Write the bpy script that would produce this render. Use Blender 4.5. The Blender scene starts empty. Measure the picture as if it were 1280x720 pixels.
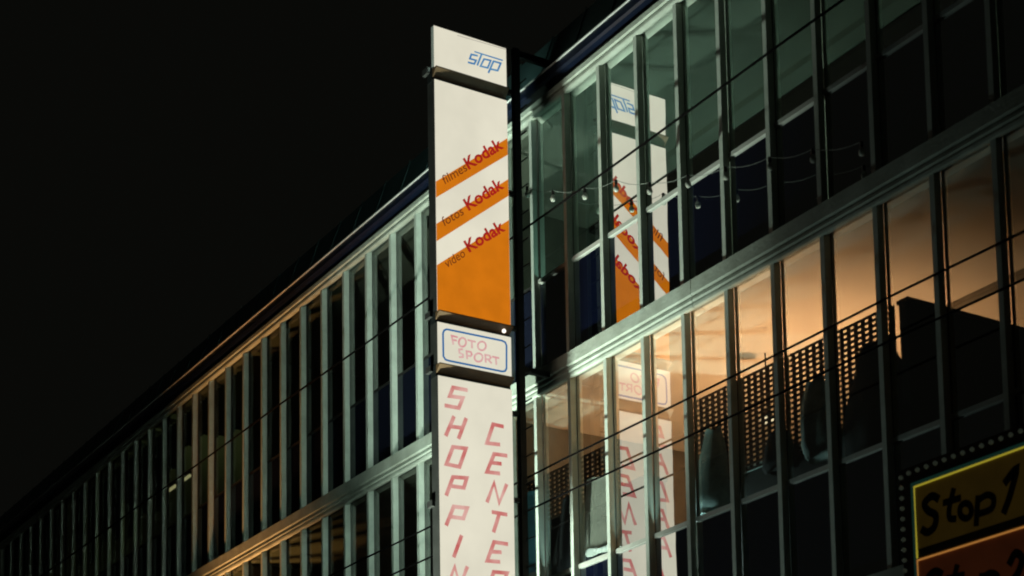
import bpy, math, random
from mathutils import Vector, Matrix
random.seed(11)
C = bpy.context.scene.collection
scene = bpy.context.scene
# ---------------------------------------------------------------- units
# everything is laid out in window bays (1 bay = 0.7 m); z = 0 is the head of the top windows
U = 0.7
ZG = -16.06                                   # street level in bays
def W(x, y, z): return Vector((x * U, y * U, (z - ZG) * U))
# ---------------------------------------------------------------- camera
cam = bpy.data.cameras.new('camera'); camo = bpy.data.objects.new('camera', cam); C.objects.link(camo)
yaw, pit, rol, f, cx, cy = 0.93397, 0.11844, -0.03165, 2269.27918, 924.63124, 977.78577
s, c = math.sin(yaw), math.cos(yaw)
fw = Vector((-s * math.cos(pit), c * math.cos(pit), math.sin(pit))); r = Vector((c, s, 0)); u = r.cross(fw)
r2 = r * math.cos(rol) + u * math.sin(rol); u2 = -r * math.sin(rol) + u * math.cos(rol)
m = Matrix((r2, u2, -fw)).transposed().to_4x4(); m.translation = W(27.42706, -13.63795, -13.70217)
camo.matrix_world = m
cam.sensor_width = 36; cam.lens = f * 36 / 1280
cam.shift_x = (640 - cx) / 1280; cam.shift_y = (cy - 360) / 1280
cam.clip_start = 0.1; cam.clip_end = 2000
cam.dof.use_dof = True; cam.dof.focus_distance = 21.5; cam.dof.aperture_fstop = 2.0
scene.camera = camo
# ---------------------------------------------------------------- world, exposure
w = bpy.data.worlds.new('World'); scene.world = w; w.use_nodes = True
bg = w.node_tree.nodes['Background']; bg.inputs[0].default_value = (0.0027, 0.0028, 0.0022, 1); bg.inputs[1].default_value = 1.0
scene.view_settings.view_transform = 'Standard'; scene.view_settings.look = 'None'
scene.view_settings.exposure = 0; scene.view_settings.gamma = 1
scene.render.engine = 'CYCLES'
cy_ = scene.cycles
cy_.use_denoising = True; cy_.max_bounces = 8; cy_.diffuse_bounces = 4; cy_.glossy_bounces = 4
cy_.transparent_max_bounces = 12; cy_.caustics_reflective = False; cy_.caustics_refractive = False
cy_.sample_clamp_indirect = 3; cy_.pixel_filter_type = 'GAUSSIAN'; cy_.filter_width = 2.2
# ---------------------------------------------------------------- materials
def mat(name, col, rough=0.7, metal=0, var=0.0, scale=4, var2=None, bump=0.0, emit=None, estr=0, spec=0.4):
    m = bpy.data.materials.new(name); m.use_nodes = True; n = m.node_tree.nodes; l = m.node_tree.links
    b = n['Principled BSDF']; b.inputs['Roughness'].default_value = rough; b.inputs['Metallic'].default_value = metal
    b.inputs['Specular IOR Level'].default_value = spec
    b.inputs['Base Color'].default_value = (*col, 1)
    tc = n.new('ShaderNodeTexCoord'); geo = n.new('ShaderNodeNewGeometry')
    if var > 0:
        no = n.new('ShaderNodeTexNoise'); no.inputs['Scale'].default_value = scale; no.inputs['Detail'].default_value = 6
        no.inputs['Roughness'].default_value = 0.65
        l.new(geo.outputs['Position'], no.inputs['Vector'])
        rp = n.new('ShaderNodeValToRGB'); rp.color_ramp.elements[0].position = 0.3; rp.color_ramp.elements[1].position = 0.7
        c2 = var2 or tuple(x * (1 - var) for x in col)
        rp.color_ramp.elements[0].color = (*c2, 1); rp.color_ramp.elements[1].color = (*col, 1)
        l.new(no.outputs['Fac'], rp.inputs[0]); l.new(rp.outputs[0], b.inputs['Base Color'])
        if emit: l.new(rp.outputs[0], b.inputs['Emission Color'])
        if bump:
            bp = n.new('ShaderNodeBump'); bp.inputs['Strength'].default_value = bump; bp.inputs['Distance'].default_value = 0.01
            no2 = n.new('ShaderNodeTexNoise'); no2.inputs['Scale'].default_value = scale * 9; no2.inputs['Detail'].default_value = 4
            l.new(geo.outputs['Position'], no2.inputs['Vector'])
            l.new(no2.outputs['Fac'], bp.inputs['Height']); l.new(bp.outputs[0], b.inputs['Normal'])
    if emit:
        if var <= 0: b.inputs['Emission Color'].default_value = (*emit, 1)
        b.inputs['Emission Strength'].default_value = estr
    return m
def emis(name, col, strength=1.0, var=0.0, scale=3, col2=None):
    """backlit film: an emitting surface with slight unevenness"""
    m = bpy.data.materials.new(name); m.use_nodes = True; n = m.node_tree.nodes; l = m.node_tree.links
    n.remove(n['Principled BSDF']); e = n.new('ShaderNodeEmission'); e.inputs[1].default_value = strength
    e.inputs[0].default_value = (*col, 1)
    if var or col2:
        geo = n.new('ShaderNodeNewGeometry'); no = n.new('ShaderNodeTexNoise'); no.inputs['Scale'].default_value = scale
        no.inputs['Detail'].default_value = 5; l.new(geo.outputs['Position'], no.inputs['Vector'])
        rp = n.new('ShaderNodeValToRGB'); rp.color_ramp.elements[0].position = 0.35; rp.color_ramp.elements[1].position = 0.65
        rp.color_ramp.elements[0].color = (*(col2 or tuple(x * (1 - var) for x in col)), 1); rp.color_ramp.elements[1].color = (*col, 1)
        l.new(no.outputs['Fac'], rp.inputs[0]); l.new(rp.outputs[0], e.inputs[0])
    l.new(e.outputs[0], n['Material Output'].inputs[0]); return m
def glass(name, refl, tint=(0.9, 1, 0.97), body=None, grain=0.05):
    m = bpy.data.materials.new(name); m.use_nodes = True; n = m.node_tree.nodes; l = m.node_tree.links
    n.remove(n['Principled BSDF'])
    g = n.new('ShaderNodeBsdfGlossy'); g.inputs['Roughness'].default_value = 0.0; g.inputs['Color'].default_value = (0.97, 1, 0.98, 1)
    if body: t = n.new('ShaderNodeBsdfDiffuse'); t.inputs['Color'].default_value = (*body, 1)
    else: t = n.new('ShaderNodeBsdfTransparent'); t.inputs['Color'].default_value = (*tint, 1)
    mx = n.new('ShaderNodeMixShader')
    geo = n.new('ShaderNodeNewGeometry'); no = n.new('ShaderNodeTexNoise'); no.inputs['Scale'].default_value = 2.5; no.inputs['Detail'].default_value = 8
    l.new(geo.outputs['Position'], no.inputs['Vector'])
    mr = n.new('ShaderNodeMapRange'); mr.inputs['To Min'].default_value = refl - 0.05; mr.inputs['To Max'].default_value = refl + 0.05
    l.new(no.outputs['Fac'], mr.inputs['Value']); l.new(mr.outputs[0], mx.inputs[0])
    # faint waviness of old float glass
    bp = n.new('ShaderNodeBump'); bp.inputs['Strength'].default_value = grain; bp.inputs['Distance'].default_value = 0.02
    nw = n.new('ShaderNodeTexNoise'); nw.inputs['Scale'].default_value = 1.6; l.new(geo.outputs['Position'], nw.inputs['Vector'])
    l.new(nw.outputs['Fac'], bp.inputs['Height']); l.new(bp.outputs[0], g.inputs['Normal'])
    l.new(t.outputs[0], mx.inputs[1]); l.new(g.outputs[0], mx.inputs[2]); l.new(mx.outputs[0], n['Material Output'].inputs[0]); return m
M = {}
M['paint'] = mat('grey_green_paint', (0.56, 0.62, 0.54), 0.55, var=0.25, scale=5, bump=0.3)
M['concrete'] = mat('painted_concrete', (0.50, 0.56, 0.48), 0.8, var=0.45, scale=3, bump=0.7, var2=(0.30, 0.33, 0.27))
M['gutter'] = mat('navy_gutter', (0.004, 0.008, 0.022), 0.35, var=0.5, scale=3)
M['lip'] = mat('pale_metal_lip', (0.75, 0.78, 0.74), 0.45, metal=0.0, var=0.3, scale=6)
M['roof'] = mat('roof_sheet', (0.06, 0.12, 0.12), 0.5, var=0.4, scale=2)
M['frame'] = mat('dark_bronze_frame', (0.035, 0.03, 0.025), 0.5)
M['sill'] = mat('white_sill', (0.46, 0.47, 0.42), 0.5, var=0.15, scale=9)
M['pane'] = glass('mirror_film_glass', 0.74, tint=(0.62, 0.80, 0.76)); M['pane_plain'] = glass('plain_window_glass', 0.07, tint=(0.20, 0.23, 0.20)); M['pane_near'] = glass('tinted_window_glass', 0.24, tint=(0.25, 0.28, 0.26))
M['spandrel_plain'] = glass('dark_spandrel_glass', 0.07, body=(0.008, 0.010, 0.020))
M['pane_low'] = glass('lower_window_glass', 0.55)
M['spandrel'] = glass('navy_spandrel_glass', 0.72, body=(0.006, 0.010, 0.035))
M['plaster'] = mat('plaster_ceiling', (0.72, 0.66, 0.56), 0.9, var=0.05, scale=0.9)
M['inwall'] = mat('interior_wall', (0.30, 0.27, 0.22), 0.9, var=0.2)
M['dark'] = mat('dark_board', (0.012, 0.011, 0.010), 0.8)
M['wall'] = mat('street_wall', (0.28, 0.28, 0.26), 0.9, var=0.3, scale=1.5, bump=0.5)
M['asphalt'] = mat('asphalt', (0.05, 0.05, 0.05), 0.85, var=0.3, scale=5, bump=0.6)
M['pave'] = mat('pavement', (0.22, 0.21, 0.19), 0.9, var=0.3, scale=4, bump=0.5)
M['black'] = mat('black_steel', (0.006, 0.008, 0.008), 0.7, spec=0.2)
M['cab'] = mat('dark_cabinet', (0.035, 0.035, 0.032), 0.45, var=0.4, scale=6)
M['bar'] = mat('brown_trim', (0.13, 0.075, 0.035), 0.5, var=0.35, scale=8)
M['cream'] = emis('backlit_cream', (0.79, 0.75, 0.60), 1.0, var=0.10, scale=1.7)
M['orange'] = emis('backlit_orange', (0.64, 0.175, 0.006), 1.0, var=0.12, scale=4)
M['letter_red'] = emis('faded_red_film', (0.54, 0.125, 0.115), 1.0, scale=4.0, col2=(0.70, 0.40, 0.35))
M['pink'] = emis('faded_pink_film', (0.66, 0.26, 0.28), 1.0, scale=9, col2=(0.70, 0.47, 0.44))
M['darkred'] = emis('dark_red_film', (0.40, 0.016, 0.012), 1.0, var=0.2, scale=8)
M['brown'] = emis('brown_film', (0.15, 0.035, 0.008), 1.0)
M['blue'] = emis('blue_film', (0.03, 0.17, 0.40), 1.0, scale=8, col2=(0.10, 0.27, 0.46))
M['blue_frame'] = emis('blue_frame_film', (0.015, 0.13, 0.34), 1.0)
M['seam'] = emis('seam_line', (0.36, 0.33, 0.28), 1.0)
M['backlit'] = emis('back_panel_white', (0.74, 1.0, 0.86), 7.0)
M['edge'] = emis('edge_panel_white', (1.0, 0.96, 0.80), 2.6)
M['glint'] = emis('small_lit_bulb', (1.0, 0.9, 0.75), 1.6)
M['cable'] = mat('black_cable', (0.0025, 0.002, 0.002), 0.9, spec=0.05)
M['wire'] = mat('pale_wire', (0.16, 0.18, 0.16), 0.5)
M['bulb'] = mat('frosted_bulb', (0.42, 0.44, 0.38), 0.2)
M['rim_bulb'] = mat('marquee_bulb', (0.22, 0.24, 0.16), 0.3, emit=(0.6, 0.75, 0.55), estr=0.02)  # unlit bulbs; faint glow stands in for their glints
M['socket'] = mat('black_socket', (0.015, 0.013, 0.012), 0.5)
M['mustard'] = mat('mustard_panel', (0.19, 0.115, 0.015), 0.6, var=0.3, scale=3, emit=(1, 1, 1), estr=0.07)
M['rust'] = mat('rust_orange_panel', (0.24, 0.06, 0.018), 0.6, var=0.3, scale=3, emit=(1, 1, 1), estr=0.07)
M['neon_y'] = emis('yellow_neon', (0.30, 0.25, 0.02), 1.0)
M['neon_o'] = emis('orange_neon', (0.34, 0.14, 0.03), 1.0)
M['teal_trim'] = mat('teal_trim', (0.02, 0.07, 0.055), 0.5, emit=(0.010, 0.04, 0.03), estr=0.35)
M['marq'] = mat('marquee_brown', (0.045, 0.022, 0.014), 0.6, var=0.3)
M['ink'] = mat('black_script', (0.010, 0.009, 0.006), 0.7)
M['lattice'] = mat('brown_cane', (0.05, 0.026, 0.014), 0.7, var=0.4, scale=6)
M['cloth_pale'] = mat('pale_cloth', (0.62, 0.56, 0.48), 0.9, var=0.25, scale=4, bump=0.5)
M['cloth_teal'] = mat('grey_teal_cloth', (0.45, 0.58, 0.56), 0.8, var=0.5, scale=6, bump=0.8)
M['cloth_dark'] = mat('dark_cloth', (0.015, 0.015, 0.017), 0.9)
M['cloth_blue'] = mat('blue_cloth', (0.07, 0.20, 0.28), 0.9, var=0.4, scale=5)
M['curtain'] = mat('olive_curtain', (0.13, 0.19, 0.08), 0.9, var=0.5, scale=2.5, bump=0.4)
M['added_flood'] = emis('added_flood_lens', (0.8, 1.0, 0.85), 3.0)  # lens of the added pale green floodlights
M['sodium'] = emis('sodium_lens', (1.0, 0.5, 0.15), 6.0)
M['sky'] = emis('night_sky', (0.0027, 0.0028, 0.0022), 1.0, var=0.1, scale=0.01)
# ---------------------------------------------------------------- mesh helpers (bay units)
BASE = {}
class MB:
    def __init__(s): s.v = []; s.f = []
    def add(s, vs, fs):
        o = len(s.v); s.v += [tuple(v) for v in vs]; s.f += [tuple(i + o for i in f_) for f_ in fs]; return s
    def box(s, x0, x1, y0, y1, z0, z1):
        vs = [(x, y, z) for x in (x0, x1) for y in (y0, y1) for z in (z0, z1)]
        return s.add(vs, [(0, 1, 3, 2), (4, 6, 7, 5), (0, 4, 5, 1), (2, 3, 7, 6), (0, 2, 6, 4), (1, 5, 7, 3)])
    def prism(s, prof, x0, x1):
        """profile of (y, z) extruded along x"""
        n = len(prof); vs = [(x0, y, z) for y, z in prof] + [(x1, y, z) for y, z in prof]
        return s.add(vs, [tuple(range(n))[::-1], tuple(range(n, 2 * n))] + [(i, (i + 1) % n, n + (i + 1) % n, n + i) for i in range(n)])
    def plate(s, poly, x0, x1):
        return s.prism(poly, x0, x1)
    def ribbon(s, pts, wd, x0, x1):
        """stroke of width wd along (y, z) points, from x0 to x1 thick, mitred"""
        P = [Vector(p) for p in pts]; closed = (P[0] - P[-1]).length < 1e-4
        if closed: P = P[:-1]
        n = len(P); L, R = [], []
        for i in range(n):
            a = P[i - 1] if (i > 0 or closed) else None; b = P[(i + 1) % n] if (i < n - 1 or closed) else None
            d1 = (P[i] - a).normalized() if a is not None else (b - P[i]).normalized()
            d2 = (b - P[i]).normalized() if b is not None else d1
            n1 = Vector((-d1.y, d1.x)); n2 = Vector((-d2.y, d2.x)); mm = n1 + n2
            if mm.length < 0.3: mm = n1
            mm.normalize(); k = min(1 / max(mm.dot(n1), 0.35), 1.8)
            e = d1 * (wd * 0.25)
            q = P[i] + (e if b is None else (-e if a is None else Vector((0, 0))))
            L.append(q + mm * k * wd / 2); R.append(q - mm * k * wd / 2)
        vs = []
        for i in range(n): vs += [(x0, *L[i]), (x0, *R[i]), (x1, *L[i]), (x1, *R[i])]
        fs = []
        for i in range(n if closed else n - 1):
            j = ((i + 1) % n) * 4; i *= 4
            fs += [(i + 2, i + 3, j + 3, j + 2), (i, j, j + 1, i + 1), (i, i + 2, j + 2, j), (i + 1, j + 1, j + 3, i + 3)]
        if not closed:
            e = (n - 1) * 4; fs += [(0, 1, 3, 2), (e, e + 2, e + 3, e + 1)]
        return s.add(vs, fs)
    def tube(s, pts, rad, n=6):
        P = [Vector(p) for p in pts]; vs = []
        for i, p in enumerate(P):
            d = (P[min(i + 1, len(P) - 1)] - P[max(i - 1, 0)]).normalized()
            a = d.cross(Vector((0, 0, 1))) if abs(d.z) < 0.9 else d.cross(Vector((1, 0, 0))); a.normalize(); b = d.cross(a)
            rr = rad[i] if isinstance(rad, (list, tuple)) else rad
            vs += [p + (a * math.cos(t * 2 * math.pi / n) + b * math.sin(t * 2 * math.pi / n)) * rr for t in range(n)]
        fs = [(i * n + t, i * n + (t + 1) % n, (i + 1) * n + (t + 1) % n, (i + 1) * n + t) for i in range(len(P) - 1) for t in range(n)]
        fs += [tuple(range(n))[::-1], tuple(range((len(P) - 1) * n, len(P) * n))]
        return s.add(vs, fs)
    def lathe(s, prof, x=0, y=0, z=0, n=10):
        """(radius, height) profile turned about the vertical"""
        vs = [(x + r_ * math.cos(t * 2 * math.pi / n), y + r_ * math.sin(t * 2 * math.pi / n), z + h) for r_, h in prof for t in range(n)]
        fs = [(i * n + t, i * n + (t + 1) % n, (i + 1) * n + (t + 1) % n, (i + 1) * n + t) for i in range(len(prof) - 1) for t in range(n)]
        fs += [tuple(range(n))[::-1], tuple(range((len(prof) - 1) * n, len(prof) * n))]
        return s.add(vs, fs)
    def mesh(s, name, m, org=(0, 0, 0)):
        me = bpy.data.meshes.new(name)
        me.from_pydata([((v[0] - org[0]) * U, (v[1] - org[1]) * U, (v[2] - org[2]) * U) for v in s.v], [], s.f)
        me.materials.append(m); me.validate(); me.update(); return me
    def build(s, name, m, parent=None, at=None, smooth=False):
        """at: the mesh is local to this point; otherwise coordinates are absolute and the origin is the first vertex's foot"""
        if at is None: org = BASE[parent.name] if parent else s.centre(); me = s.mesh(name, m, org); pos = org
        else: me = s.mesh(name, m); pos = at
        if smooth: me.shade_smooth()
        return place(name, me, parent, pos)
    def centre(s):
        return (sum(v[0] for v in s.v) / len(s.v), sum(v[1] for v in s.v) / len(s.v), min(v[2] for v in s.v))
def place(name, me, parent, pos):
    o = bpy.data.objects.new(name, me); C.objects.link(o); BASE[o.name] = pos
    if parent:
        o.parent = parent; b = BASE[parent.name]; o.location = tuple((pos[i] - b[i]) * U for i in range(3))
    else: o.location = W(*pos)
    return o
def tag(o, label, cat, group=None):
    o['label'] = label; o['category'] = cat
    if group: o['group'] = group
    return o
def thing(name, label, cat, pos, group=None):
    o = place(name, None, None, pos); return tag(o, label, cat, group)
def struct(o): o['kind'] = 'structure'; return o
def stuff(o): o['kind'] = 'stuff'; return o
def copy_tree(o, parent, pos):
    c_ = o.copy(); C.objects.link(c_); BASE[c_.name] = pos; b0 = BASE[o.name]
    if parent:
        c_.parent = parent; b = BASE[parent.name]; c_.location = tuple((pos[i] - b[i]) * U for i in range(3))
    else: c_.location = W(*pos)
    for ch in list(o.children):
        copy_tree(ch, c_, tuple(pos[i] + BASE[ch.name][i] - b0[i] for i in range(3)))
    return c_
def lamp(name, kind, col, power, pos, size=0.1, parent=None):
    l_ = bpy.data.lights.new(name, kind); l_.color = col; l_.energy = power
    if kind == 'POINT': l_.shadow_soft_size = size
    o = bpy.data.objects.new(name, l_); C.objects.link(o); BASE[o.name] = pos
    if parent: o.parent = parent; b = BASE[parent.name]; o.location = tuple((pos[i] - b[i]) * U for i in range(3))
    else: o.location = W(*pos)
    return o
# ================================================================ setting
struct(MB().add([(-400, -400, ZG), (400, -400, ZG), (400, 400, ZG), (-400, 400, ZG)], [(0, 1, 2, 3)]).build('ground', M['asphalt']))
pv = struct(MB().box(-60, 40, -4.5, 0.3, ZG - 0.2, ZG + 0.18).build('pavement', M['pave']))
# kerb stones
# ================================================================ the building
K0, K1 = -40, 23                              # first and last fin
H = [0.0, -4.4685, -9.29]                     # window heads (top of the fins)
B = [-4.085, -8.86]                           # tops of the bands below each storey
SILL = [-2.614, -7.325]
Y = 0.100                                     # depth from fin front to glass
bld = thing('office_building', 'long two-tone office and shop block with rows of upright fins between its windows', 'building', (-8, 3, ZG))
COVE = lambda h: [(0, h), (0.03, h + 0.004), (0.055, h + 0.014), (0.08, h + 0.030), (Y + 0.01, h + 0.055)]
def jig(): return random.uniform(-0.006, 0.006)
segs = [K0, -34, -27, -20.1, -12.2, -5.3, 1.4, 8.3, 15.2, K1 + 1]
for a, b in zip(segs[:-1], segs[1:]):
    e = 0.006
    # eaves fascia: cove, two courses with a groove, recessed top
    pr = [(Y + 0.01, 0.30), (0.08, 0.30), (0.06, 0.205), (-0.045, 0.19), (-0.045, 0.115), (-0.035, 0.105), (-0.005, 0.10), (-0.005, 0.085), (-0.022, 0.075), (-0.022, 0.03), (-0.01, 0.012)] + COVE(0)
    MB().prism(pr[::-1], a + e, b - e).build('fascia', M['concrete'], bld)
    # gutter and its pale lip
    g = MB().prism([(0.08, 0.302), (-0.10, 0.295), (-0.135, 0.32), (-0.135, 0.45), (0.08, 0.45)][::-1], a + e, b - e).build('gutter', M['gutter'], bld)
    MB().prism([(-0.15, 0.452), (-0.15, 0.474), (0.10, 0.474), (0.10, 0.452)], a + e + random.uniform(0, 0.05), b - e).build('gutter_lip', M['lip'], g)
    MB().prism([(0.0, 0.476), (0.28, 1.32), (0.7, 1.30), (0.7, 0.476)], a + e, b - e).build('roof_slope', M['roof'], bld)
    for h, t in ((H[1], B[0]), (H[2], B[1])):
        pr = [(Y + 0.02, t - 0.002), (-0.05, t), (-0.055, t - 0.20), (-0.04, t - 0.215), (-0.012, t - 0.222), (-0.012, t - 0.238),
              (-0.035, t - 0.245), (-0.040, t - 0.285), (-0.018, t - 0.305), (-0.018, t - 0.325), (-0.03, t - 0.335), (-0.022, h + 0.012)] + COVE(h)
        MB().prism(pr[::-1], a + e, b - e).build('band', M['concrete'], bld)
# seams of the roof slope
sm = MB()
for i in range(K0, K1): sm.prism([(-0.0, 0.48), (0.27, 1.325), (0.27, 1.35), (-0.025, 0.48)], i + 0.3, i + 0.34)
stuff(sm.build('roof_seams', M['roof'], bld))
# slabs, interior walls, ends
MB().box(K0, K1 + 1, 0.7, 12, 0.30, 1.30).build('roof', M['roof'], bld)
for nm, h, top in (('ceiling', 0.062, 0.30), ('ceiling', H[1] + 0.062, B[0] + 0.0), ('ceiling', H[2] + 0.062, B[1])):
    MB().box(K0, K1 + 1, Y + 0.022, 12, h, top - 0.006).build(nm, M['plaster'], bld)
MB().box(K0 + 0.2, K1 + 0.8, 7, 7.2, H[2] + 0.07, 0.06).build('back_wall', M['inwall'], bld)
for x in (K0, K1 + 0.75): MB().box(x, x + 0.25, 0.0 if x < 0 else 0.01, 12, ZG, 0.29).build('end_wall', M['wall'], bld)
MB().box(K0, K1 + 1, 12.01, 12.3, ZG, 1.28).build('rear_wall', M['wall'], bld)
for x in (-22.0, -8.4, 0.9): MB().box(x, x + 0.15, Y + 0.06, 7, B[0], 0.06).build('partition', M['inwall'], bld)
for x in (-22.0, -8.4, 2.6): MB().box(x, x + 0.15, Y + 0.06, 7, B[1], H[1] + 0.06).build('partition', M['inwall'], bld)
MB().box(K0 + 0.26, K1 + 0.74, 0.08, 0.5, ZG, H[2] + 0.055).build('lower_wall', M['wall'], bld)
# ceiling beams that catch the light
MB().box(1.2, 19, 2.48, 2.78, -0.05, 0.06).build('ceiling_beam', M['plaster'], bld)
MB().box(1.2, 19, 2.80, 3.3, -0.12, 0.06).build('ceiling_beam', M['lattice'], bld)
MB().box(9.3, 20, 2.95, 3.05, H[1] - 0.05, H[1] + 0.06).build('ceiling_beam', M['inwall'], bld)
# fins, each a part; one mesh per storey
def fin_mesh(h, t):
    m_ = MB()
    pr = [(0, h), (0.03, h + 0.006), (0.055, h + 0.016), (0.08, h + 0.032), (Y + 0.004, h + 0.050), (Y + 0.004, t - 0.01), (0, t - 0.01)]
    m_.prism([(y, z - h) for y, z in pr], -0.016, 0.062); return m_.mesh('fin', M['paint'])
FM = [fin_mesh(H[0], B[0]), fin_mesh(H[1], B[1])]
for fl in (0, 1):
    for k in range(K0, K1 + 1):
        o = place('fin', FM[fl], bld, (k + random.uniform(-0.008, 0.008), 0, H[fl])); o.rotation_euler = (0, random.uniform(-0.0006, 0.0006), 0)
# windows: frame > pane, spandrel panel, sill
def window(fl, right):
    k_ = 4 if right else K0; h, t, sl = H[fl], B[fl], SILL[fl]; z1 = h + 0.050; x0, x1 = 0.072, 0.976
    fr = MB(); a = 0.012
    fr.box(x0, x0 + a, Y, Y + 0.05, t, z1); fr.box(x1 - a, x1, Y, Y + 0.05, t, z1)
    fr.box(x0 + a, x1 - a, Y + 0.006, Y + 0.05, z1 - 0.004, z1); fr.box(x0 + a, x1 - a, Y, Y + 0.05, t, t + a)
    me = fr.mesh('window', M['frame'], (0, 0, h)); w_ = place('window', me, bld, (k_, 0, h))
    p = MB().add([(x0 + a, Y + 0.003, sl + 0.03), (x1 - a, Y + 0.003, sl + 0.03), (x1 - a, Y + 0.003, z1 - 0.005), (x0 + a, Y + 0.003, z1 - 0.005)], [(0, 1, 2, 3)])
    place('pane', p.mesh('pane', M['pane_plain'] if not right else (M['pane'] if fl == 0 else M['pane_low']), (0, 0, h)), w_, (k_, 0, h))
    q = MB().box(x0 + a, x1 - a, Y + 0.003, Y + 0.04, t + a, sl - 0.03)
    place('spandrel_panel', q.mesh('spandrel_panel', M['spandrel'] if right else M['spandrel_plain'], (0, 0, h)), w_, (k_, 0, h))
    sl_ = MB().box(x0 + 0.002, x1 - 0.002, Y - 0.03 if right else Y + 0.006, Y + 0.048, sl - 0.03, sl + 0.03)
    place('sill', sl_.mesh('sill', M['sill'] if right else M['dark'], (0, 0, h)), w_, (k_, 0, h))
    return w_
for fl in (0, 1):
    wr, wl = window(fl, True), window(fl, False)
    near = None
    for k in range(K0 + 1, 4):
        w_ = copy_tree(wl, bld, (k, 0, H[fl]))
        if k >= -3:                           # the bays beside the sign keep a more reflective glass
            pn = [c_ for c_ in w_.children if c_.name.startswith('pane')][0]
            if near is None: near = pn.data.copy(); near.materials.clear(); near.materials.append(M['pane_near'])
            pn.data = near
    for k in range(5, K1):
        w_ = copy_tree(wr, bld, (k, 0, H[fl]))
        for c_ in w_.children:                # old panes never sit quite flat
            if c_.name.startswith('pane'): c_.rotation_euler = (math.radians(random.uniform(-0.05, 0.05)), 0, math.radians(random.uniform(-0.3, 0.3)))
            if c_.name.startswith('spandrel'): c_.rotation_euler = (0, 0, math.radians(random.uniform(-0.15, 0.15)))
# ================================================================ things inside the lower storey
L1 = H[1] + 0.06
def lattice(x0, x1, z0, z1, y, label):
    m_ = MB(); n = int((x1 - x0) / 0.135)
    for i in range(n + 1):
        x = x0 + i * (x1 - x0) / n; m_.box(x - 0.030, x + 0.030, y, y + 0.02, z0, z1)
    k = int((z1 - z0) / 0.068)
    for j in range(k + 1):
        z = z0 + j * (z1 - z0) / k; m_.box(x0, x1, y - 0.018, y - 0.002, z - 0.016, z + 0.016)
    return tag(m_.build('lattice_screen', M['lattice']), label, 'screen', 'cane lattice screens behind the lower windows')
lattice(2.8, 5.6, -6.2, -5.48, 0.5, 'short brown cane lattice behind the lower windows beside the tall lit sign')
lattice(7.4, 11.7, -6.75, -5.48, 0.5, 'long brown cane lattice glowing orange behind the lower windows on the right')
pt = thing('dark_partition', 'black cross partition with level top under the orange lit ceiling', 'partition', (12.07, 1.6, B[1]))
MB().box(12.0, 12.14, 0.34, 5.2, B[1], -5.60).build('panel', M['dark'], pt)
MB().box(11.97, 12.17, 0.33, 5.21, -5.598, -5.55).build('top_rail', M['lattice'], pt)
def sack(x0, x1, z0, z1, y, m_, name, label, cat, knot=True, group=None):
    """hanging cloth shape with folds"""
    mb = MB(); n = 18; rows = 12; cxx = (x0 + x1) / 2; rx = (x1 - x0) / 2; ph = random.uniform(0, 6)
    vs = []
    for j in range(rows + 1):
        t = j / rows; z = z1 + (z0 - z1) * t
        wdt = (0.35 + 0.75 * math.sin(min(t * 1.6 + 0.15, 1.57))) * (1 if t < 0.85 else 1 - (t - 0.85) * 1.5)
        if not knot: wdt = 0.9 + 0.1 * t
        for i in range(n):
            a = i * 2 * math.pi / n; fo = 1 + 0.10 * math.sin(5 * a + ph + t * 2) + 0.05 * math.sin(11 * a + 3 * t)
            vs.append((cxx + math.cos(a) * rx * wdt * fo + 0.04 * math.sin(t * 4 + ph), y + math.sin(a) * 0.16 * wdt * fo, z + 0.03 * math.sin(3 * a + ph)))
    fs = [(j * n + i, j * n + (i + 1) % n, (j + 1) * n + (i + 1) % n, (j + 1) * n + i) for j in range(rows) for i in range(n)]
    fs += [tuple(range(n)), tuple(range(rows * n, rows * n + n))[::-1]]
    mb.add(vs, fs)
    return tag(mb.build(name, m_, smooth=True), label, cat, group)
G_ = 'cloth goods hung behind the lower windows'
sack(4.80, 5.62, -7.05, -5.98, 0.42, M['cloth_pale'], 'fabric_roll', 'pale beige roll of fabric in the lower window right of the tall sign', 'fabric', False, G_)
sack(7.66, 8.32, -7.18, -6.02, 0.45, M['cloth_teal'], 'cloth_sack', 'pale teal rumpled cloth bag hanging under the lattice, left of the orange glow', 'bag', True, G_)
sack(9.98, 10.60, -7.0, -6.0, 0.45, M['cloth_teal'], 'cloth_sack', 'dim teal rumpled cloth bag hanging under the lattice, right of the orange glow', 'bag', True, G_)
sack(3.75, 4.72, -7.25, -6.02, 0.50, M['cloth_dark'], 'dark_jacket', 'black jacket silhouette in the lower window next to the sign pole', 'jacket', True, G_)
sack(2.86, 3.50, -6.9, -5.7, 0.5, M['cloth_blue'], 'blue_cloth', 'blue-grey cloth hanging in the lower window behind the sign pole', 'cloth', False, G_)
sh = thing('display_cabinet', 'dark low display cabinet behind the lower windows under the bags', 'cabinet', (8, 1, -8.8))
MB().box(7.2, 11.8, 0.62, 0.9, -8.8, -6.72).build('carcass', M['dark'], sh)
MB().box(7.15, 11.85, 0.58, 0.95, -6.718, -6.66).build('worktop', M['cloth_teal'], sh)
cb = thing('storage_cabinet', 'dark cabinet behind the lower window close to the sign', 'cabinet', (4.2, 1, -8.8))
MB().box(2.9, 5.9, 0.75, 1.1, -8.8, -6.1).build('carcass', M['dark'], cb)
MB().box(2.88, 5.92, 0.73, 1.12, -6.098, -6.05).build('worktop', M['cloth_dark'], cb)
sack(9.15, 9.75, -6.95, -6.42, 0.47, M['cloth_dark'], 'dark_bag', 'small black bag on the cabinet below the glowing lattice', 'bag', True, G_)
sack(10.75, 11.9, -7.2, -5.85, 0.50, M['cloth_dark'], 'dark_coat', 'wide black coat hanging at the right end of the lattice', 'coat', True, G_)
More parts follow.
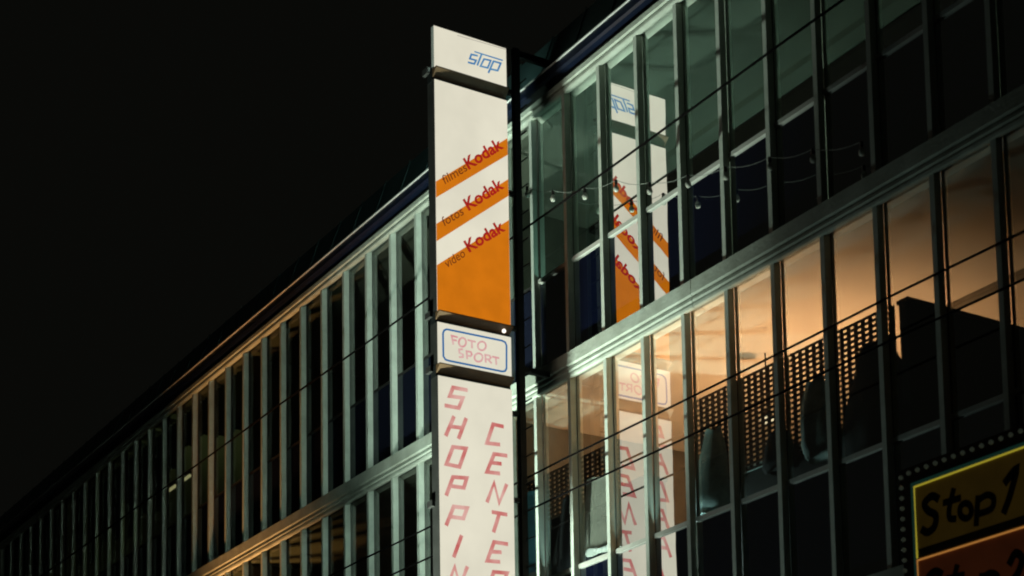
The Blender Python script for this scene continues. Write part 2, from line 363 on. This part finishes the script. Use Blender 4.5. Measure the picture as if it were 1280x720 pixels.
# pendant lamps of the lit room
for i, (x, y, z, p) in enumerate([(7.30, 1.95, -5.34, 50)]):
    pl = thing('pendant_lamp', ['warm pendant lamp whose glow burns through the cane lattice', ][i], 'lamp', (x, y, L1))
    MB().tube([(x, y, L1), (x, y, z + 0.12)], 0.012, 5).build('cord', M['cable'], pl)
    MB().lathe([(0.03, 0.10), (0.05, 0.05), (0.085, -0.01)], x, y, z).build('lamp_shade', M['lattice'], pl)
    MB().lathe([(0.03, -0.02), (0.10, -0.05), (0.11, -0.09), (0.04, -0.14)], x, y, z).build('light_bulb', emis('warm_bulb', (1, 0.75, 0.45), 2.2), pl)
    lamp('bulb_light', 'POINT', (1.0, 0.60, 0.30), p, (x, y, z - 0.18), 0.05, pl)
for x, y, p, lb in ((4.6, 2.2, 230, 'warm uplighter of the lit lower room nearest the tall sign'), (7.9, 2.3, 520, 'warm uplighter in the middle of the lit lower room'), (8.9, 1.9, 70, 'warm uplighter of the lit lower room near the black partition')):
    ul = thing('uplighter', lb, 'lamp', (x, y, B[1]), 'warm uplighters standing in the lit lower room')
    MB().lathe([(0.16, 0.0), (0.16, 0.03), (0.02, 0.05), (0.02, 0.75), (0.12, 0.9), (0.11, 0.9), (0.02, 0.78)], x, y, B[1]).build('stand', M['black'], ul)
    o = lamp('uplight', 'SPOT', (1.0, 0.48, 0.22), p, (x, y, B[1] + 1.05), 0.06, ul)
    o.data.spot_size = math.radians(114); o.data.spot_blend = 1.0; o.data.shadow_soft_size = 0.08; o.rotation_euler = (math.pi, 0, 0)
# uplighters behind the spandrels of the top storey; green pair added for sign light
for x, y, p, lb, col in ((4.9, 1.0, 70, 'added pale green uplighter hidden behind the top windows beside the tall sign, for sign light on the ceiling', (0.62, 1.0, 0.85)),
                         (7.6, 1.7, 3, 'added dim green uplighter hidden behind the top windows right of the reflected sign, for sign light on the ceiling', (0.62, 1.0, 0.88)),
                         (-14, 1.6, 14, 'dim olive uplighter among the curtains of the far left rooms', (0.8, 1.0, 0.45))):
    ul = thing('uplighter', lb, 'lamp', (x, y, B[0]), 'uplighters standing behind the top windows')
    MB().lathe([(0.16, 0.0), (0.16, 0.03), (0.02, 0.05), (0.02, 0.75), (0.12, 0.9), (0.11, 0.9), (0.02, 0.78)], x, y, B[0]).build('stand', M['black'], ul)
    lamp('uplight', 'POINT', col, p, (x, y, B[0] + 1.0), 0.06, ul)
for x, p, lb in ((7.75, 40, 'added cool fill lamp hidden behind the lower window under the cloth bags'), (4.95, 40, 'added cool fill lamp hidden behind the lower window under the fabric roll')):  # added hidden lamps, standing in for sign light on the cloth goods
    ul = thing('added_fill_lamp', lb, 'lamp', (x, 0.3, B[1]), 'added cool fill lamps behind the lower windows')
    MB().lathe([(0.10, 0.0), (0.10, 0.03), (0.02, 0.05), (0.02, 0.85), (0.07, 0.95), (0.06, 0.95), (0.02, 0.88)], x, 0.27, B[1]).build('stand', M['black'], ul)
    lamp('added_fill_bulb', 'POINT', (0.7, 1.0, 0.95), p, (x, 0.27, B[1] + 1.15), 0.04, ul)
# curtains of the far left rooms
for i, k in enumerate(range(-21, -9)):
    zb = -1.05 - 0.25 * math.sin(i * 1.3) if k > -15 else -1.9 - 0.2 * math.sin(i * 2.1)
    mb = MB(); n = 14; vs = []
    for j, z in enumerate((0.04, -0.6, zb)):
        for a in range(n + 1):
            xx = k + 0.12 + 0.8 * a / n; yy = 0.38 + 0.03 * math.sin(a * 1.7 + i) ; vs.append((xx, yy, z + (0.12 * math.sin(a * math.pi / n) if j == 2 else 0)))
    nn = len(vs); vs += [(x_, y_ + 0.012, z_) for x_, y_, z_ in vs]
    fs = [];
    for j in range(2):
        for a in range(n):
            q = (j * (n + 1) + a, j * (n + 1) + a + 1, (j + 1) * (n + 1) + a + 1, (j + 1) * (n + 1) + a); fs += [q[::-1], tuple(v + nn for v in q)]
    mb.add(vs, fs)
    tag(mb.build('curtain', M['curtain'], smooth=True), 'olive green curtain in a far left top window, %s bay counted from the sign' % ['twenty fourth', 'twenty third', 'twenty second', 'twenty first', 'twentieth', 'nineteenth', 'eighteenth', 'seventeenth', 'sixteenth', 'fifteenth', 'fourteenth', 'thirteenth'][i], 'curtain', 'olive curtains in the far left windows')
for xa, xb, lb in ((-13.6, -12.75, 'left of two small glowing strips standing in for lit sills in the far left top windows'), (-12.55, -11.8, 'right of two small glowing strips standing in for lit sills in the far left top windows')):  # glowing strips stand in for sill pieces lit from inside
    tf = thing('lit_sill_strip', lb, 'lit sill stand-in', ((xa + xb) / 2, 0.62, -1.6))
    MB().box(xa, xb, 0.22, 0.28, -1.56, -1.50).build('strip_backing', M['frame'], tf)
    MB().tube([(xa + 0.03, 0.25, -1.60), (xb - 0.03, 0.25, -1.60)], 0.035, 6).build('tube', emis('warm_sill_glow', (1.0, 0.85, 0.45), 1.1), tf)
# ================================================================ the tall sign
SD = {'BULB': [(-0.877, -3.784)], 'FOTO': [('F', [[(-1.694, -4.131), (-1.718, -4.007), (-1.624, -4.013)], [(-1.711, -4.067), (-1.643, -4.067)]]), ('O', [[(-1.484, -4.062), (-1.49, -4.092), (-1.507, -4.119), (-1.532, -4.136), (-1.558, -4.142), (-1.582, -4.133), (-1.598, -4.113), (-1.604, -4.085), (-1.597, -4.055), (-1.58, -4.028), (-1.556, -4.01), (-1.53, -4.005), (-1.506, -4.013), (-1.489, -4.033), (-1.484, -4.062)]]), ('T', [[(-1.452, -4.022), (-1.334, -4.024)], [(-1.392, -4.022), (-1.387, -4.127)]]), ('O', [[(-1.157, -4.054), (-1.164, -4.085), (-1.183, -4.112), (-1.211, -4.13), (-1.241, -4.136), (-1.268, -4.128), (-1.287, -4.108), (-1.293, -4.08), (-1.286, -4.049), (-1.266, -4.022), (-1.239, -4.004), (-1.209, -3.998), (-1.181, -4.006), (-1.163, -4.026), (-1.157, -4.054)]]), ('S', [[(-1.545, -4.18), (-1.6, -4.193), (-1.595, -4.243), (-1.538, -4.257), (-1.538, -4.296), (-1.596, -4.307)]]), ('P', [[(-1.47, -4.306), (-1.479, -4.195), (-1.41, -4.194), (-1.392, -4.229), (-1.414, -4.259), (-1.474, -4.262)]]), ('O', [[(-1.215, -4.241), (-1.222, -4.27), (-1.241, -4.296), (-1.269, -4.314), (-1.299, -4.32), (-1.326, -4.312), (-1.344, -4.294), (-1.351, -4.267), (-1.344, -4.238), (-1.324, -4.212), (-1.297, -4.194), (-1.267, -4.188), (-1.24, -4.196), (-1.221, -4.214), (-1.215, -4.241)]]), ('R', [[(-1.165, -4.304), (-1.172, -4.192), (-1.098, -4.19), (-1.08, -4.221), (-1.108, -4.251), (-1.167, -4.254)], [(-1.127, -4.255), (-1.072, -4.299)]]), ('T', [[(-1.052, -4.198), (-0.946, -4.199)], [(-0.997, -4.2), (-0.989, -4.305)]])], 'FRAME': [(-1.794, -3.926), (-0.889, -3.92), (-0.834, -3.935), (-0.812, -3.982), (-0.819, -4.333), (-0.842, -4.377), (-0.889, -4.394), (-1.764, -4.395), (-1.823, -4.387), (-1.855, -4.342), (-1.857, -4.001), (-1.839, -3.952), (-1.794, -3.926)], 'SEAM': [(-1.556, 0.668), (-0.739, 0.69)], 'SHOP': [('S', [[(-1.485, -4.784), (-1.707, -4.785), (-1.761, -4.924), (-1.55, -4.913), (-1.618, -5.077), (-1.832, -5.077)]]), ('H', [[(-1.702, -5.227), (-1.829, -5.517)], [(-1.504, -5.222), (-1.625, -5.527)], [(-1.762, -5.377), (-1.564, -5.366)]]), ('O', [[(-1.72, -5.675), (-1.51, -5.664), (-1.62, -5.956), (-1.828, -5.945), (-1.72, -5.675)]]), ('P', [[(-1.834, -6.4), (-1.726, -6.122), (-1.505, -6.104), (-1.554, -6.257), (-1.751, -6.26)]]), ('P', [[(-1.84, -6.84), (-1.721, -6.558), (-1.505, -6.55), (-1.568, -6.712), (-1.769, -6.714)]]), ('I', [[(-1.605, -6.979), (-1.727, -7.291)]]), ('N', [[(-1.829, -7.736), (-1.717, -7.438), (-1.639, -7.714), (-1.519, -7.425)]]), ('G', [[(-1.521, -7.892), (-1.74, -7.883), (-1.847, -8.157), (-1.641, -8.168), (-1.597, -8.037), (-1.696, -8.037)]]), ('C', [[(-0.898, -5.234), (-1.058, -5.228), (-1.166, -5.529), (-0.963, -5.518)]]), ('E', [[(-0.845, -5.668), (-1.049, -5.674), (-1.173, -5.964), (-0.971, -5.956)], [(-1.107, -5.813), (-0.944, -5.806)]]), ('N', [[(-1.174, -6.407), (-1.057, -6.109), (-0.979, -6.402), (-0.854, -6.112)]]), ('T', [[(-1.089, -6.553), (-0.862, -6.559)], [(-0.977, -6.553), (-1.077, -6.841)]]), ('E', [[(-0.858, -7.003), (-1.073, -6.997), (-1.191, -7.291), (-0.994, -7.282)], [(-1.13, -7.148), (-0.968, -7.137)]]), ('R', [[(-1.199, -7.74), (-1.087, -7.444), (-0.866, -7.435), (-0.928, -7.582), (-1.13, -7.587)], [(-1.047, -7.595), (-1.002, -7.73)]])], 'STOP': [('s', [[(-1.226, 0.445), (-1.328, 0.436), (-1.354, 0.36), (-1.249, 0.364), (-1.28, 0.299), (-1.381, 0.294)]]), ('t', [[(-1.154, 0.49), (-1.228, 0.297)], [(-1.271, 0.495), (-0.8, 0.497)]]), ('o', [[(-1.113, 0.426), (-1.0, 0.435), (-1.055, 0.302), (-1.176, 0.295), (-1.113, 0.426)]]), ('p', [[(-1.041, 0.232), (-0.953, 0.438), (-0.83, 0.442), (-0.885, 0.309), (-1.006, 0.298)]])], 'TXT': [('filmes', [(-1.802, -1.727), (-1.417, -1.407), (-1.862, -1.614)]), ('Kodak', [(-1.402, -1.393), (-0.8, -0.889), (-1.502, -1.253)]), ('fotos', [(-1.818, -2.372), (-1.487, -2.106), (-1.874, -2.254)]), ('Kodak', [(-1.412, -2.031), (-0.802, -1.518), (-1.512, -1.889)]), ('video', [(-1.781, -3.002), (-1.47, -2.744), (-1.837, -2.889)]), ('Kodak', [(-1.413, -2.674), (-0.793, -2.183), (-1.512, -2.53)])]}
XS = 4.6134; YO, YI = -1.945, -0.733
sg = thing('tall_lit_sign', 'tall vertical backlit shop sign standing out from the facade with cream and orange panels', 'sign', (4.5, -1.33, -9.6))
Z1, Z2, Z2b, Z3, Z4, Z5, Z6, Z7 = 0.7098, 0.0545, -0.125, -3.6786, -3.8366, -4.4674, -4.6423, -8.7
cabs = [('top', Z2, Z1, 4.53), ('film', Z3, Z2b, 4.39), ('photo', Z5, Z4, 4.39), ('shopping', Z7, Z6, 4.39)]
for nm, z0, z1, xb in cabs:
    cb_ = MB()
    cb_.box(xb, XS - 0.006, YO, YO + 0.02, z0, z1)             # outer side
    cb_.box(xb, XS - 0.006, YO + 0.02, YI - 0.012, z1 - 0.015, z1); cb_.box(xb, XS - 0.006, YO + 0.02, YI - 0.012, z0, z0 + 0.015)
    c0 = cb_.build('cabinet', M['cab'] if nm != 'top' else M['lip'], sg)
    MB().box(XS - 0.005, XS, YO + 0.002, YI, z0 + 0.002, z1 - 0.002).build('panel', M['cream'], c0)
    MB().box(xb + 0.006, xb + 0.012, YO + 0.022, YI - 0.016, z0 + 0.02, z1 - 0.02).build('back_panel', M['backlit'], c0)
    MB().box(xb, XS - 0.008, YI - 0.012, YI - 0.002, z0 + 0.016, z1 - 0.016).build('inner_side', M['cab'], c0)
# brown drip bars and dark slots between the cabinets
for zt, zb in ((Z2, Z2b), (Z3, Z4), (Z5, Z6)):
    hh = (zt - zb)
    MB().prism([(YO - 0.005, zb + 0.002), (YI + 0.005, zb + 0.002), (YI + 0.005, zt - 0.002), (YO - 0.005, zt - 0.002)], 4.40, XS - 0.05).build('slot', M['black'], sg)
    m_ = MB(); a, b = zt - 0.003, zb + hh * 0.30
    m_.add([(XS - 0.049, YO - 0.004, a), (XS - 0.049, YI + 0.004, a), (XS + 0.07, YI + 0.004, a), (XS + 0.07, YO - 0.004, a), (XS + 0.07, YO - 0.004, a - 0.015), (XS + 0.07, YI + 0.004, a - 0.015), (XS - 0.049, YI + 0.004, b), (XS - 0.049, YO - 0.004, b)],
           [(0, 1, 2, 3), (3, 2, 5, 4), (4, 5, 6, 7), (0, 7, 6, 1), (0, 3, 4, 7), (1, 6, 5, 2)])
    m_.build('drip_bar', M['bar'], sg)
XF = XS + 0.004
# stripes
for poly in ([(YO + 0.004, -1.712), (YI - 0.004, -0.724), (YI - 0.004, -0.987), (YO + 0.004, -1.958)],
             [(YO + 0.004, -2.358), (YI - 0.004, -1.373), (YI - 0.004, -1.637), (YO + 0.004, -2.625)],
             [(YO + 0.004, -2.986), (YI - 0.004, -2.015), (YI - 0.004, Z3 + 0.004), (YO + 0.004, Z3 + 0.004)]):
    MB().plate([p for p in poly], XS + 0.0005, XF).build('orange_stripe', M['orange'], sg)
for ch, st in SD['SHOP']:
    m_ = MB()
    for i, q in enumerate(st): m_.ribbon(q, 0.057, XF - 0.003 + i * 0.001, XF + 0.002 + i * 0.001)
    m_.build('letter', M['letter_red'], sg)
for ch, st in SD['FOTO']:
    m_ = MB()
    for i, q in enumerate(st): m_.ribbon(q, 0.026, XF - 0.003 + i * 0.001, XF + 0.001 + i * 0.001)
    m_.build('letter', M['pink'], sg)
MB().ribbon(SD['FRAME'], 0.027, XF - 0.003, XF + 0.001).build('blue_border', M['blue_frame'], sg)
for ch, st in SD['STOP']:
    m_ = MB()
    for i, q in enumerate(st): m_.ribbon(q, 0.027 if len(q) > 2 or ch != 't' or i == 0 else 0.020, XF - 0.003 + i * 0.001, XF + 0.001 + i * 0.001)
    m_.build('letter', M['blue'], sg)
MB().ribbon(SD['SEAM'], 0.008, XF - 0.003, XF).build('seam', M['seam'], sg)
def text_part(body, start, end, top, m_, bold, layer):
    cu = bpy.data.curves.new('t', 'FONT'); cu.body = body; cu.offset = bold; cu.extrude = 0; cu.resolution_u = 3
    to = bpy.data.objects.new('t', cu); C.objects.link(to); dg = bpy.context.evaluated_depsgraph_get(); dg.update()
    me = bpy.data.meshes.new_from_object(to.evaluated_get(dg)); bpy.data.objects.remove(to)
    xs = [v.co.x for v in me.vertices]; mnx, mxx = min(xs), max(xs); top_y = max(v.co.y for v in me.vertices)
    S, E_, T_ = Vector(start), Vector(end), Vector(top); ex = (E_ - S) / (mxx - mnx); ey = (T_ - S) / top_y
    b = BASE[sg.name]
    for v in me.vertices:
        q = S + ex * (v.co.x - mnx) + ey * v.co.y
        v.co = ((layer - b[0]) * U, (q.x - b[1]) * U, (q.y - b[2]) * U)
    me.materials.clear(); me.materials.append(m_); me.name = 'lettering'
    return place('lettering', me, sg, b)
for i, (t_, (s_, e_, tp)) in enumerate(SD['TXT']):
    big = t_[0] == 'K'
    text_part(t_, s_, e_, tp, M['darkred'] if big else M['brown'], 0.028 if big else 0.004, XF + 0.003)
bp_ = SD['BULB'][0]
MB().lathe([(0.012, 0.0), (0.03, 0.015), (0.03, 0.04), (0.012, 0.06)], XS + 0.05, bp_[0], bp_[1] - 0.03).build('indicator_bulb', M['glint'], sg)
# added hood, keeps back panel light off the nearest fins
MB().box(4.10, 4.388, YI - 0.014, YI - 0.004, Z7, Z2b).build('added_light_baffle', M['cab'], sg)
# flanges on the outer edge, stay plates to the pole
for z in (0.07, -3.68, -4.5, -6.5): MB().box(4.32, 4.48, YO - 0.05, YO - 0.002, z - 0.05, z + 0.04).build('flange', M['cab'], sg)
for z in (0.06, -1.55, -3.66, -4.98, -6.3): MB().box(4.50, 4.58, YI + 0.002, -0.59, z - 0.03, z + 0.03).build('stay_plate', M['black'], sg)
# ---- ladder pole
pole = thing('sign_pole', 'black steel pole with climbing pegs between the lit sign and the facade', 'pole', (4.55, -0.54, ZG))
MB().box(4.50, 4.60, -0.592, -0.492, ZG + 0.18, 0.78).build('mast', M['black'], pole)
z = 0.21; pegm = None
while z > -12:
    dz = random.uniform(-0.01, 0.01)
    MB().tube([(4.60, -0.51, z + dz), (4.80, -0.505, z + dz + 0.005)], 0.012, 5).build('peg', M['black'], pole); z -= 0.417
MB().box(4.51, 4.59, -0.491, 0.25, 0.66, 0.76).build('stay_arm', M['black'], pole)
for zz in (-4.28, -8.95): MB().box(4.51, 4.59, -0.491, -0.06, zz - 0.04, zz + 0.04).build('stay_arm', M['black'], pole)
# ================================================================ cables
def cable(x0, x1, y, z, rad, label, sag=0.02):
    pts = [(x0 + (x1 - x0) * i / 60, y, z - sag * math.sin(math.pi * ((i * 6 / 60) % 1))) for i in range(61)]
    return tag(MB().tube(pts, rad, 5).build('cable', M['cable']), label, 'cable', 'black cables strung along the facade')
cable(-30, 19, -0.30, -1.93, 0.018, 'single black cable strung across the top row of windows')
cable(-24, 20, -0.30, -5.825, 0.016, 'upper of the two black cables across the lower row of windows')
cable(-24, 20, -0.30, -6.335, 0.016, 'lower of the two black cables across the lower row of windows')
# ================================================================ string of bulbs
BL = [(4.425, -1.34), (5.179, -1.699), (6.078, -2.014), (6.91, -2.222), (7.753, -2.59), (8.666, -2.85), (9.508, -3.077), (10.434, -3.324), (11.285, -3.569), (12.183, -3.849)]
bs = thing('bulb_string', 'unlit string of small bulbs sloping down across the top windows right of the sign', 'string lights', (4.425, -0.3, -1.34))
pts = []
for (xa, za), (xb, zb) in zip(BL[:-1], BL[1:]):
    for i in range(5):
        t = i / 5; pts.append((xa + (xb - xa) * t, -0.3, za + (zb - za) * t + 0.035 - 0.05 * math.sin(math.pi * t)))
MB().tube(pts + [(BL[-1][0], -0.3, BL[-1][1] + 0.035)], 0.004, 4).build('wire', M['wire'], bs)
skm = MB().lathe([(0.022, 0.035), (0.024, -0.02), (0.018, -0.035)], n=8).mesh('socket', M['socket'])
blm = MB().lathe([(0.016, -0.036), (0.036, -0.07), (0.042, -0.095), (0.032, -0.13), (0.008, -0.142)], n=10).mesh('bulb', M['bulb']); blm.shade_smooth()
for x, z in BL:
    sk = place('socket', skm, bs, (x, -0.3, z)); place('bulb', blm, sk, (x, -0.3, z))
# ================================================================ marquee
SC = {'S' : [[(13.952, -8.624), (13.864, -8.576), (13.747, -8.626), (13.797, -8.717), (13.909, -8.794), (13.882, -8.906), (13.775, -8.943), (13.696, -8.897)]] , 't' : [[(14.191, -8.59), (14.115, -8.771), (14.118, -8.872), (14.196, -8.897)], [(14.044, -8.692), (14.278, -8.7)]] , 'o' : [[(14.441, -8.872), (14.425, -8.909), (14.389, -8.93), (14.343, -8.927), (14.3, -8.902), (14.274, -8.862), (14.271, -8.818), (14.293, -8.785), (14.334, -8.77), (14.38, -8.78), (14.419, -8.811), (14.44, -8.853)]] , 'p' : [[(14.541, -8.753), (14.498, -9.027)], [(14.538, -8.79), (14.668, -8.763), (14.761, -8.818), (14.724, -8.918), (14.541, -8.928)]] , '1' : [[(14.936, -8.7), (15.095, -8.605), (14.998, -8.833), (14.898, -8.992)]] , '2' : [[(14.94, -8.723), (15.029, -8.638), (15.111, -8.716), (15.044, -8.845), (14.895, -8.959), (15.099, -8.976)]] , }
mq = thing('cinema_marquee', 'marquee box edged with small bulbs, mustard and rust panels lettered in black script', 'sign', (16, -0.8, -11.4))
MX0, MX1, MZ1, MZ0 = 13.36, 19.0, -8.175, -11.4
MB().box(MX0, MX1, -0.985, -0.35, MZ0, MZ1).build('cabinet', M['marq'], mq)
MB().box(MX0 + 0.3, MX0 + 0.5, -0.35, 0.07, -8.9, -8.7).build('wall_bracket', M['black'], mq)
MB().box(MX1 - 0.5, MX1 - 0.3, -0.35, 0.07, -8.9, -8.7).build('wall_bracket', M['black'], mq)
rows = [(-8.425, -9.185, 'mustard', 'neon_y'), (-9.215, -10.0, 'rust', 'neon_o'), (-10.03, -10.9, 'mustard', 'neon_y')]
for z1, z0, pm, nm in rows:
    MB().box(MX0 + 0.255, MX1 - 0.25, -1.0, -0.984, z0, z1).build('panel', M[pm], mq)
    MB().tube([(MX0 + 0.245, -1.01, z0), (MX0 + 0.245, -1.01, z1 + 0.008), (MX1 - 0.24, -1.01, z1 + 0.008)], 0.010, 6).build('neon_tube', M[nm], mq)
tm = MB(); tm.box(MX0 + 0.18, MX0 + 0.23, -1.0, -0.984, -10.95, -8.36); tm.box(MX0 + 0.23, MX1 - 0.2, -1.0, -0.984, -8.40, -8.36)
tm.build('trim', M['teal_trim'], mq)
MB().box(MX0 + 0.256, MX1 - 0.25, -1.006, -1.0005, -9.183, -9.09).build('trim', mat('olive_trim', (0.05, 0.045, 0.012), 0.6), mq)
def script(word, dz, dx=0):
    for ch in word:
        m_ = MB()
        for i, q in enumerate(SC[ch]):
            q = [(x + dx, z + dz) for x, z in q]
            pts = [Vector(p) for p in q]
            if len(pts) > 2:                      # brush strokes: smooth curve through the points
                e_ = [pts[0]] + pts + [pts[-1]]; sm_ = []
                for a_ in range(1, len(e_) - 2):
                    for t_ in (0, 0.25, 0.5, 0.75):
                        p0, p1, p2, p3 = e_[a_ - 1:a_ + 3]
                        sm_.append(0.5 * ((2 * p1) + (p2 - p0) * t_ + (2 * p0 - 5 * p1 + 4 * p2 - p3) * t_ * t_ + (3 * p1 - p0 - 3 * p2 + p3) * t_ ** 3))
                pts = sm_ + [pts[-1]]
            # ribbon is laid in (y, z) then turned onto the facade-parallel face
            t2 = MB().ribbon([(p.x, p.y) for p in pts], 0.085 if ch in 'S12' else 0.072, 0, 0.004 + i * 0.001)
            m_.add([(v[1], -1.0015 - v[0], v[2]) for v in t2.v], t2.f)
        m_.build('letter', M['ink'], mq)
script('Stop1', 0); script('Stop2', -0.80)
bm = MB().lathe([(0.006, -0.025), (0.02, -0.015), (0.027, 0.0), (0.02, 0.015), (0.006, 0.025)], n=8).mesh('bulb', M['rim_bulb']); bm.shade_smooth()
x = MX0 + 0.18
while x < MX1: place('bulb', bm, mq, (x, -1.02, -8.25)); x += 0.138
z = -8.27
while z > MZ0: place('bulb', bm, mq, (MX0 + 0.055, -1.02, z)); z -= 0.112
# ================================================================ street lamps below the picture, the pale green ones added
def street_lamp(x, y, zl, label, col, power, lens, aim, cone, blend):
    sl = thing('street_lamp', label, 'street lamp', (x, y - 1.4, ZG + 0.18), 'street lamps at the kerb below the facade')
    MB().tube([(x, y - 1.4, ZG + 0.18), (x, y - 1.4, zl - 0.9), (x, y - 1.2, zl - 0.45), (x, y - 0.5, zl - 0.3)], [0.11, 0.07, 0.05, 0.05], 8).build('pole', M['cab'], sl)
    MB().box(x - 0.2, x + 0.2, y - 0.5, y + 0.2, zl - 0.32, zl - 0.12).build('lamp_housing', M['cab'], sl)
    MB().box(x - 0.16, x + 0.16, y - 0.4, y + 0.14, zl - 0.119, zl - 0.06).build('lens', lens, sl)
    o = lamp('lamp_light', 'SPOT', col, power, (x, y - 0.1, zl), 0.1, sl)
    o.data.spot_size = math.radians(cone); o.data.spot_blend = blend; o.data.shadow_soft_size = 0.12
    d = W(*aim) - W(x, y - 0.1, zl); o.rotation_euler = d.to_track_quat('-Z', 'Y').to_euler()
street_lamp(3.9, -4.2, -12.5, 'added pale green floodlight at the kerb below the tall sign, boosting sign light on the facade', (0.84, 1.0, 0.86), 5400, M['added_flood'], (4.0, 0, -2.6), 72, 1.0)  # added unseen lamp, makes up for weak sign light on the facade
street_lamp(6.0, -3.4, -13.5, 'added small pale green floodlight at the kerb, boosting sign light on the lower windows right of the sign', (0.74, 1.0, 0.95), 190, M['added_flood'], (9.6, 0, -7.7), 52, 1.0)  # added unseen lamp, brightens the lower sills and fins
street_lamp(-9, -0.9, -9.6, 'orange sodium floodlight at the kerb below the left half of the facade', (1.0, 0.46, 0.16), 1900, M['sodium'], (-6.5, 0, 0), 72, 1.0)
